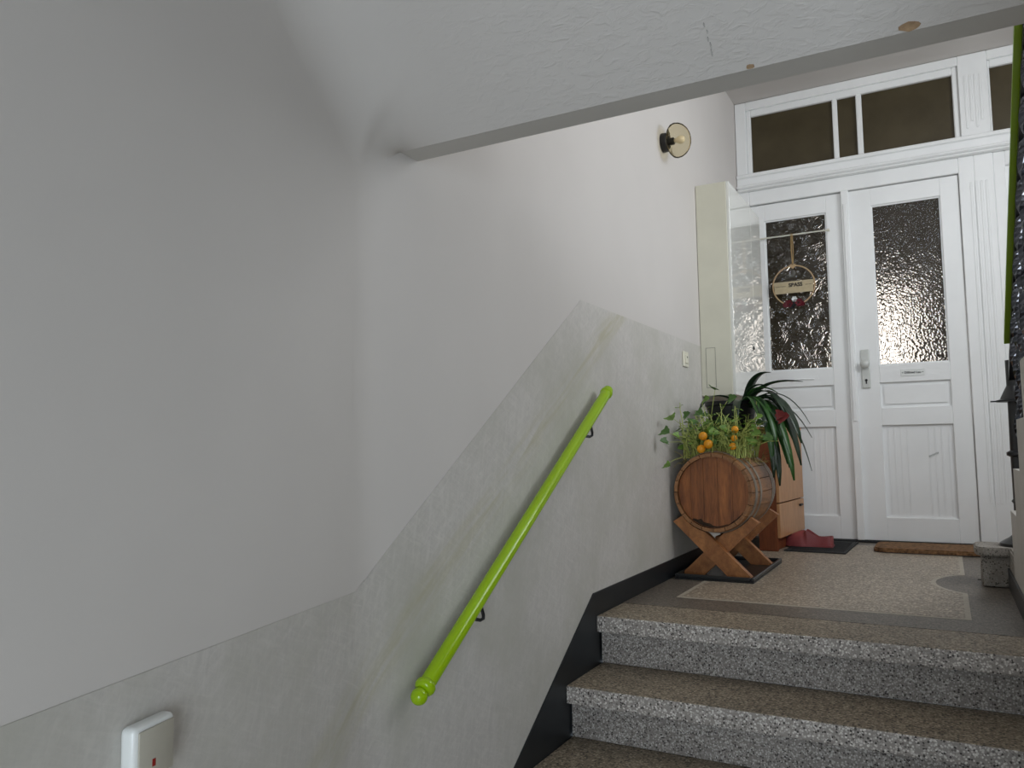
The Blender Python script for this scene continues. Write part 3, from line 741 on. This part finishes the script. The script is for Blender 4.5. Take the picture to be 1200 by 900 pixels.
br = thing('oak_barrel', 'small oak barrel laid on its side with steel hoops, planted on top', 'barrel', (BX, 3.95, .2))
BY0_, BY1_ = 3.672, 4.215; BC = (BY0_+BY1_)/2; HB = (BY1_-BY0_)/2
def brad(y): return .200-.0185*((y-BC)/HB)**2
NS = 20
for s in range(NS):
    a0 = 2*math.pi*(s+.025)/NS; a1 = 2*math.pi*(s+.975)/NS; am = (a0+a1)/2
    top = math.sin(am) > .80
    spans = [(BY0_, BY1_)] if not top else [(BY0_, BY0_+.085), (BY1_-.15, BY1_)]
    for ya, yb in spans:
        bm = NB(); rings = []
        n = 9 if not top else 3
        for j in range(n):
            y = ya+(yb-ya)*j/(n-1); ro = brad(y); ri = ro-.016
            ring = [bm.verts.new((BX+ro*math.cos(a), y, BZ+ro*math.sin(a))) for a in (a0, am, a1)]+[bm.verts.new((BX+ri*math.cos(a), y, BZ+ri*math.sin(a))) for a in (a1, am, a0)]
            rings.append(ring)
        for j in range(n-1):
            for q in range(6): bm.faces.new((rings[j][q], rings[j][(q+1) % 6], rings[j+1][(q+1) % 6], rings[j+1][q]))
        bm.faces.new(rings[0][::-1]); bm.faces.new(rings[-1])
        bmesh.ops.recalc_face_normals(bm, faces=bm.faces[:])
        obj('stave', bm, 'oak', br)
for yc, wd in ((3.728, .030), (3.798, .026), (4.075, .026), (4.135, .026), (4.188, .030)):
    bm = NB(); seg = 56; rings = []
    for k in range(seg):
        a = 2*math.pi*k/seg
        ring = []
        for yo, ro in ((-wd/2, .0006), (-wd/2, .003), (wd/2, .003), (wd/2, .0006)):
            R_ = brad(yc+yo)+ro; ring.append(bm.verts.new((BX+R_*math.cos(a), yc+yo, BZ+R_*math.sin(a))))
        rings.append(ring)
    for k in range(seg):
        A_, B_ = rings[k], rings[(k+1) % seg]
        if 3.76 < yc < 4.05 and math.sin(2*math.pi*(k+.5)/seg) > .80: continue
        for q in range(4): bm.faces.new((A_[q], A_[(q+1) % 4], B_[(q+1) % 4], B_[q]))
    bmesh.ops.recalc_face_normals(bm, faces=bm.faces[:])
    auto_smooth(obj('hoop', bm, 'hoop', br))
RH = brad(BY0_)-.0165
for yh in (BY0_+.020, BY1_-.034):
    xs = [-RH, -.105, -.045, .022, .088, RH]
    for i in range(5):
        xa, xb = xs[i]+.0006, xs[i+1]-.0006
        cx_ = [xa+(xb-xa)*t/6 for t in range(7)]
        up = [(BX+x, BZ+math.sqrt(max(0, RH*RH-x*x))) for x in cx_]; dn = [(BX+x, BZ-math.sqrt(max(0, RH*RH-x*x))) for x in cx_]
        pts = up+dn[::-1]
        cl = []
        for p in pts:
            if not cl or (Vector(p)-Vector(cl[-1])).length > 1e-4: cl.append(p)
        if (Vector(cl[0])-Vector(cl[-1])).length < 1e-4: cl.pop()
        bm = NB(); prism(bm, [(x, yh, z) for x, z in cl], (0, .014, 0)); obj('head_board', bm, 'oak_head', br)
# dark weathered patch low on the head
bm = NB(); lo_, hi_ = [], []
for i in range(19):
    a = math.radians(-128+5.2*i); rr_ = RH-.002; x = BX+rr_*math.cos(a); z = BZ+rr_*math.sin(a)
    lo_.append((x, BY0_+.0198, z)); hh = (.006+.026*max(0, math.sin(i*.42-.1))*random.uniform(.35, 1.0)) if i < 9 else .006*random.uniform(.5, 1.4)
    hi_.append((x+random.uniform(-.002, .002), BY0_+.0198, z+hh))
prism(bm, lo_+hi_[::-1], (0, -.0005, 0)); obj('rot_patch', bm, 'soil', br, label='dark weathered patch low on the barrel head')

# ------------------------------------------------------------------ plants
def leaf_lobed(bm, pos, dirv, up, size):
    """broad leaf with five soft lobes, slightly cupped"""
    d = dirv.normalized(); s = d.cross(up).normalized(); n = s.cross(d).normalized()
    out = [(0, 0), (.25, .22), (.20, .50), (.50, .46), (.62, .34), (.80, .30), (1.0, 0)]
    pts = [(a, b) for a, b in out]+[(a, -b) for a, b in out[-2:0:-1]]
    c = bm.verts.new(pos+d*size*.45-n*size*.08)
    vs = [bm.verts.new(pos+d*a*size+s*b*size+n*(abs(b)*.25-.12*a*a)*size) for a, b in pts]
    for i in range(len(vs)): bm.faces.new((c, vs[i], vs[(i+1) % len(vs)]))
pg = thing('trailing_herb', 'bushy pale green herb with lobed leaves spilling over the barrel', 'plant', (.2, 3.95, .55))
bm = NB(); prism(bm, [(BX+.12*math.cos(a), 3.92+.15*math.sin(a), .535) for a in [2*math.pi*i/16 for i in range(16)]], (0, 0, .03)); obj('soil', bm, 'soil', pg)
sb, lb, db = NB(), NB(), NB()
big = []
for i in range(300):
    b0 = Vector((random.uniform(.06, .35), random.uniform(3.72, 4.06), .555))
    az = random.uniform(0, 2*math.pi); out = random.random()**.6
    dv = Vector((math.cos(az), math.sin(az)*.8, 0))
    ht = random.uniform(.10, .27)*(1.15-.45*out); rr = out*random.uniform(.06, .21)
    mid = b0+dv*rr*.3+Vector((0, 0, ht*.8)); tip = b0+dv*rr+Vector((0, 0, ht*random.uniform(.6, 1.05)))
    for p in (mid, tip): p.x = max(p.x, .012+random.random()*.02)
    n = 5; pts = []
    for j in range(n):
        t = j/(n-1); p = b0*(1-t)**2+mid*2*t*(1-t)+tip*t*t
        if 0 < j < n-1: p += Vector((random.uniform(-.006, .006), random.uniform(-.006, .006), 0))
        pts.append(p)
    tube(sb, pts, [.0028, .0026, .0024, .002, .0014], 4)
    for q in range(2):
        t = random.uniform(.5, 1); p = b0*(1-t)**2+mid*2*t*(1-t)+tip*t*t
        a2 = random.uniform(0, 6.28); dd = Vector((math.cos(a2), math.sin(a2), random.uniform(-.4, .5)))
        e = p+dd*.018
        tube(sb, [p, e], .0012, 3)
        leaf_lobed(lb, e, dd, Vector((0, 0, 1)), random.uniform(.014, .030))
    if i % 7 == 0: big.append((tip.copy(), dv.copy()))
for i in range(160):
    a = random.uniform(0, 6.28); b0 = Vector((BX+random.uniform(-.16, .17), random.uniform(3.72, 4.1), .575)); b0.z -= ((b0.x-BX)/.2)**2*.07
    e = b0+Vector((math.cos(a)*.06, math.sin(a)*.05, random.uniform(-.02, .06))); e.x = max(.01, e.x)
    tube(db, [b0, (b0+e)/2+Vector((0, 0, .012)), e], .0015, 3)
obj('stems', sb, 'stem', pg, kind='stuff'); obj('small_leaves', lb, 'leaf', pg, kind='stuff'); obj('dry_stems', db, 'straw', pg, kind='stuff')
for tip, dv in big:
    bm = NB(); leaf_lobed(bm, tip, dv+Vector((0, 0, random.uniform(-.3, .4))), Vector((random.uniform(-.3, .3), -1, .9)), random.uniform(.038, .060)); obj('leaf', bm, random.choice(['leaf', 'leaf2']), pg)
# the stray shoots that stand off to the left
for e in ((.046, 3.56, .756), (.10, 3.6, .745), (.025, 3.5, .685), (.061, 3.5, .634), (.13, 3.7, .775), (.034, 3.5, .53), (.19, 3.85, .885), (.24, 3.88, .83), (.13, 3.84, .835)):
    e = Vector(e); b0 = Vector((.12+random.uniform(-.02, .06), 3.86, .56)); mid = (b0+e)/2+Vector((0, 0, .05))
    pts = [b0*(1-t)**2+mid*2*t*(1-t)+e*t*t for t in (0, .25, .5, .75, 1)]
    bm = NB(); tube(bm, pts, .0013, 4); obj('stem', bm, 'stem', pg)
    bm = NB(); leaf_lobed(bm, e, Vector((random.uniform(-.5, .8), -.3, random.uniform(-.3, .4))), Vector((0, -1, .7)), random.uniform(.046, .062)); obj('leaf', bm, random.choice(['leaf', 'leaf2']), pg)
for x, y, z, r_ in ((.166, 3.69, .660, .0205), (.193, 3.68, .622, .022), (.158, 3.68, .600, .020), (.309, 3.72, .688, .017), (.303, 3.72, .648, .015), (.296, 3.72, .610, .017)):
    bm = NB(); bmesh.ops.create_uvsphere(bm, u_segments=16, v_segments=10, radius=r_, matrix=Matrix.Translation((x, y, z))); obj('fruit', bm, 'orange', pg, smooth=True, label='round orange fruit')

PC = Vector((.20, 4.13, .605))
pt = thing('plant_pot', 'black tapered pot standing on the rear of the barrel', 'pot', PC)
bm = NB(); lathe(bm, [(0, 0), (0, .085), (.21, .125), (.215, .132), (.235, .132), (.235, .122), (.20, .118), (.20, 0)], PC, (0, 0, 1), 32); auto_smooth(obj('pot_body', bm, 'matt_black', pt))
bm = NB(); lathe(bm, [(.201, 0), (.201, .117), (.208, .09), (.21, 0)], PC, (0, 0, 1), 20); obj('soil', bm, 'soil', pt)
cv = thing('strap_leaf_plant', 'dark green strap-leaved houseplant arching from the black pot', 'plant', PC+Vector((0, 0, .2)))
def strap(b, m, e, wd, mat):
    b, m, e = Vector(b), Vector(m), Vector(e); bm = NB(); n = 12; L = []; up = Vector((0, 0, 1))
    for j in range(n+1):
        t = j/n; p = b*(1-t)**2+m*2*t*(1-t)+e*t*t; dd = ((m-b)*2*(1-t)+(e-m)*2*t).normalized()
        s = dd.cross(up)
        s = s.normalized() if s.length > .05 else Vector((1, 0, 0))
        nrm = s.cross(dd); wv = wd*(.55+.9*t*(1-t)+.10)*(1 if t < .75 else math.sqrt(max(0, 1-((t-.75)/.25)**2)*.94+.06))
        L.append([bm.verts.new(p-s*wv/2+nrm*wv*.14), bm.verts.new(p), bm.verts.new(p+s*wv/2+nrm*wv*.14)])
    for j in range(n):
        for q in range(2): bm.faces.new((L[j][q], L[j][q+1], L[j+1][q+1], L[j+1][q]))
    o = obj('leaf', bm, mat, cv, smooth=True)
    sm = o.modifiers.new('thick', 'SOLIDIFY'); sm.thickness = .0018
    return o
C0 = PC+Vector((.07, -.01, .205))
for m, e, wd, mt in [
    ((.31, 4.06, .98), (.428, 4.00, .970), .056, 'strap'), ((.36, 4.02, .95), (.583, 3.95, .913), .056, 'strap'),
    ((.30, 4.05, .93), (.40, 4.02, .91), .040, 'strap'), ((.34, 4.0, .95), (.455, 4.02, .868), .046, 'strap2'),
    ((.46, 4.08, .98), (.588, 4.10, .713), .026, 'strap'), ((.46, 4.10, .93), (.593, 4.10, .646), .024, 'strap'),
    ((.50, 4.05, .90), (.593, 4.05, .485), .026, 'strap'), ((.48, 4.0, .98), (.556, 3.97, .515), .058, 'strap'),
    ((.46, 4.0, .92), (.53, 3.92, .445), .052, 'strap2'), ((.45, 3.98, .85), (.468, 3.90, .42), .044, 'strap'),
    ((.48, 4.0, .96), (.565, 3.95, .62), .054, 'strap'), ((.44, 3.96, .84), (.446, 3.88, .46), .046, 'strap'),
    ((.44, 4.04, .96), (.545, 4.02, .58), .056, 'strap'), ((.38, 3.98, .95), (.46, 3.90, .66), .050, 'strap2'),
    ((.36, 3.98, .93), (.42, 3.88, .70), .050, 'strap'), ((.14, 4.0, .93), (.10, 3.90, .80), .040, 'strap'),
    ((.40, 4.02, .98), (.50, 3.96, .76), .054, 'strap'), ((.34, 4.0, .92), (.38, 3.90, .76), .046, 'strap2'),
    ((.44, 4.1, .90), (.52, 4.12, .60), .046, 'strap'), ((.26, 3.96, .90), (.28, 3.88, .74), .044, 'strap')]:
    strap(C0+Vector((random.uniform(-.03, .03), random.uniform(-.03, .03), -.01)), m, e, wd, mt)
for i in range(12):
    ex = random.uniform(.44, .56); ez = random.uniform(.50, .76); ey = random.uniform(3.86, 4.08)
    strap(C0+Vector((random.uniform(-.03, .04), random.uniform(-.03, .03), -.01)), ((C0.x+ex)/2+.05, ey+.05, random.uniform(.84, .96)), (ex, ey, ez), random.uniform(.034, .052), random.choice(['strap', 'strap', 'strap2']))
for p in ((.45, 3.93, .752), (.47, 3.93, .742), (.46, 3.92, .732)):
    bm = NB(); leaf_lobed(bm, Vector(p), Vector((.8, -.3, .2)), Vector((0, -1, .4)), .055); obj('flower', bm, 'flower', cv)

# ------------------------------------------------------------------ shoe cabinet
ca = math.radians(-4.5)
cab = thing('shoe_cabinet', 'slim beech shoe cabinet with two tilting flaps behind the barrel', 'cabinet', (.25, 5.0, 0.002))
def cpt(u_, v_, z): # u_ along length (away), v_ out of front
    return Vector((.311, 4.745, 0))+Vector((-math.sin(ca), math.cos(ca), 0))*u_+Vector((math.cos(ca), math.sin(ca), 0))*v_+Vector((0, 0, z))
def cbox(name, u0, u1, v0, v1, z0, z1, mat, parent, bev=.002):
    bm = NB(); box(bm, u0, u1, v0, v1, z0, z1, bev)
    for v in bm.verts: v.co = cpt(v.co.x, v.co.y, v.co.z)
    bmesh.ops.recalc_face_normals(bm, faces=bm.faces[:]); return obj(name, bm, mat, parent)
CL = .58
cbox('side_panel', 0, .018, -.125, -.018, .0025, .70, 'redwood', cab); cbox('side_panel', CL-.018, CL, -.125, -.018, .0025, .70, 'redwood', cab)
cbox('back_panel', .018, CL-.018, -.125, -.115, .07, .70, 'redwood', cab)
cbox('top_board', -.004, CL+.004, -.13, .002, .7005, .72, 'beech', cab)
cbox('plinth', .02, CL-.02, -.05, -.035, .0025, .075, 'redwood', cab)
for z0, z1 in ((.078, .272), (.279, .698)):
    f_ = cbox('flap', 0, CL, -.0175, 0, z0, z1, 'beech', cab)
    if z0 < .2: cbox('handle', CL*.78, CL*.88, .0005, .014, z1-.040, z1-.028, 'dark', f_)

# ------------------------------------------------------------------ mats, clog
rm = thing('rubber_mat', 'black rubber mat under the red clog', 'mat', (.49, 5.06, .0014))
bm = NB(); prism(bm, [(.315, 4.79, .0015), (.648, 4.77, .0015), (.665, 5.34, .0015), (.345, 5.34, .0015)], (0, 0, .007)); obj('base', bm, 'rubber', rm)
bm = NB()
for i in range(12):
    y = 4.83+.04*i; box(bm, .345, .635, y, y+.02, .0086, .0105)
obj('ribs', bm, 'rubber', rm)
cm = thing('doormat', 'thick brown coir doormat in front of the right door leaf', 'mat', (1.05, 5.09, .0014))
bm = NB(); x0, x1, y0, y1, rr = .775, 1.52, 4.92, 5.26, .07; p = []
for cx, cy, a0 in ((x1-rr, y0+rr, -90), (x1-rr, y1-rr, 0), (x0+rr, y1-rr, 90), (x0+rr, y0+rr, 180)):
    for i in range(7):
        a = math.radians(a0+15*i); p.append((cx+rr*math.cos(a), cy+rr*math.sin(a), .0016))
prism(bm, p, (0, 0, .004)); obj('backing', bm, 'rubber', cm)
bm = NB(); prism(bm, [(x, y, .0057) for x, y, _ in p], (0, 0, .021))
bmesh.ops.bevel(bm, geom=[e for e in bm.edges if e.verts[0].co.z > .02 and e.verts[1].co.z > .02], offset=.008, segments=2, affect='EDGES'); auto_smooth(obj('pile', bm, 'coir', cm))

cg = thing('garden_clog', 'dusty red rubber clog on the black mat', 'shoe', (.43, 5.0, .0108))
ZC = .0110
def section(t):
    """t 0 toe .. 1 heel: centre offset, half width, height of rim, openness"""
    hw = .050*math.sqrt(max(0.02, 1-((t-.38)/.40)**2)) if t < .38 else .050-.012*math.sin((t-.38)/.62*math.pi)*.8-.006*max(0, (t-.85)/.15)**2
    if t < .48: h = .040+.055*math.sin(t/.48*math.pi/2)
    else: h = .095-.040*min(1, (t-.48)/.22) + (.006*max(0, (t-.8)/.2))
    return hw, h
bm = NB(); N = 26; rings = []
LN = .275
for i in range(N+1):
    t = i/N; hw, h = section(t); px = .285+LN*t; open_ = t > .46
    endf = math.sqrt(max(.05, 1-((.09-t)/.09)**2)) if t < .09 else (math.sqrt(max(.05, 1-((t-.94)/.06)**2)) if t > .94 else 1)
    hw *= endf; prof = []
    if not open_:
        for k in range(13):
            a = math.pi*k/12; prof.append((hw*math.cos(a)*1.0, (h if t > .09 else .02+(h-.02)*endf)*math.sin(a)**.8))
    else:
        hi = hw-.006
        prof = [(hw, 0), (hw*1.03, h*.35), (hw, h*.75), (hw-.001, h), (hi, h), (hi*.95, h*.4), (0, .020), (-hi*.95, h*.4), (-hi, h), (-hw+.001, h), (-hw, h*.75), (-hw*1.03, h*.35), (-hw, 0)]
    rings.append([bm.verts.new((px, 5.01+a, ZC+b)) for a, b in prof])
for i in range(N):
    for k in range(12): bm.faces.new((rings[i][k], rings[i][k+1], rings[i+1][k+1], rings[i+1][k]))
    bm.faces.new((rings[i][12], rings[i][0], rings[i+1][0], rings[i+1][12]))
bm.faces.new(rings[0][::-1]); bm.faces.new(rings[-1])
bmesh.ops.recalc_face_normals(bm, faces=bm.faces[:])
auto_smooth(obj('upper', bm, 'clog', cg), 50)
bm = NB(); p = []
for i in range(N+1):
    t = i/N; hw, h = section(t); p.append((.285+LN*t, 5.01-hw-.003))
q = [(x, 10.02-y) for x, y in p[::-1]]
prism(bm, [(x, y, ZC-.0002) for x, y in p+q], (0, 0, .010)); obj('sole', bm, 'clog', cg)

# ------------------------------------------------------------------ hanging ring wreath
wr = thing('door_wreath', 'wooden hoop sign with red flowers hanging on the left door pane', 'wreath', (.344, D-.03, 1.52))
WC = Vector((.344, D-.030, 1.655)); WR = .131
bm = NB(); tube(bm, [WC+Vector((WR*math.cos(a), 0, WR*math.sin(a))) for a in [2*math.pi*i/48 for i in range(49)]], .0045, 8, False); obj('hoop', bm, 'ring', wr, smooth=True)
bm = NB()
for dx in (-.006, .006): tube(bm, [WC+Vector((dx*.3, 0, WR+.012)), WC+Vector((dx, .002, WR+.10)), Vector((.344+dx*.6, D-.029, 2.000)), Vector((.344, D-.016, 2.003))], .0032, 6)
obj('twine', bm, 'twine', wr)
bm = NB(); hp = []
for i in range(24):
    a = 2*math.pi*i/24; hp.append((WC.x+.0012*16*math.sin(a)**3*1.05, WC.y-.009, WC.z+WR-.004+.0012*(13*math.cos(a)-5*math.cos(2*a)-2*math.cos(3*a)-math.cos(4*a))))
prism(bm, hp, (0, .005, 0)); obj('heart', bm, 'ring', wr)
bm = NB(); prism(bm, [(WC.x-.126, WC.y-.003, WC.z+.028), (WC.x+.126, WC.y-.003, WC.z+.028), (WC.x+.118, WC.y-.003, WC.z-.050), (WC.x-.118, WC.y-.003, WC.z-.050)], (0, .006, 0)); bo = obj('sign_board', bm, 'board', wr)
text_mesh('lettering', 'SPASS', .034, 'ink', bo, (WC.x+.012, WC.y-.0036, WC.z+.002), RX90, bold=.0012)
bm = NB()
for xa, xb in ((-.115, -.085), (-.08, -.05), (.072, .09), (.094, .112)):
    tube(bm, [(WC.x+xa+(xb-xa)*t/6, WC.y-.0036, WC.z-.002+.003*math.sin(t*2.2)) for t in range(7)], .0011, 5)
obj('script', bm, 'ink', bo)
for dx, dz, mt, r_ in ((-.034, -.122, 'burg', .026), (.034, -.120, 'burg', .026), (-.012, -.136, 'ink', .022), (.004, -.094, 'whiteplastic', .018), (.010, -.118, 'ink', .02), (.050, -.128, 'burg', .018), (-.052, -.128, 'burg', .018)):
    bm = NB()
    for k in range(6):
        a = k*math.pi/3; c = WC+Vector((dx, -.016, dz)); d1 = Vector((math.cos(a), -.45, math.sin(a)))
        leaf_lobed(bm, c, d1, Vector((0, -1, 0)), r_*1.1)
    o = obj('flower', bm, mt, wr); sm = o.modifiers.new('thick', 'SOLIDIFY'); sm.thickness = .002
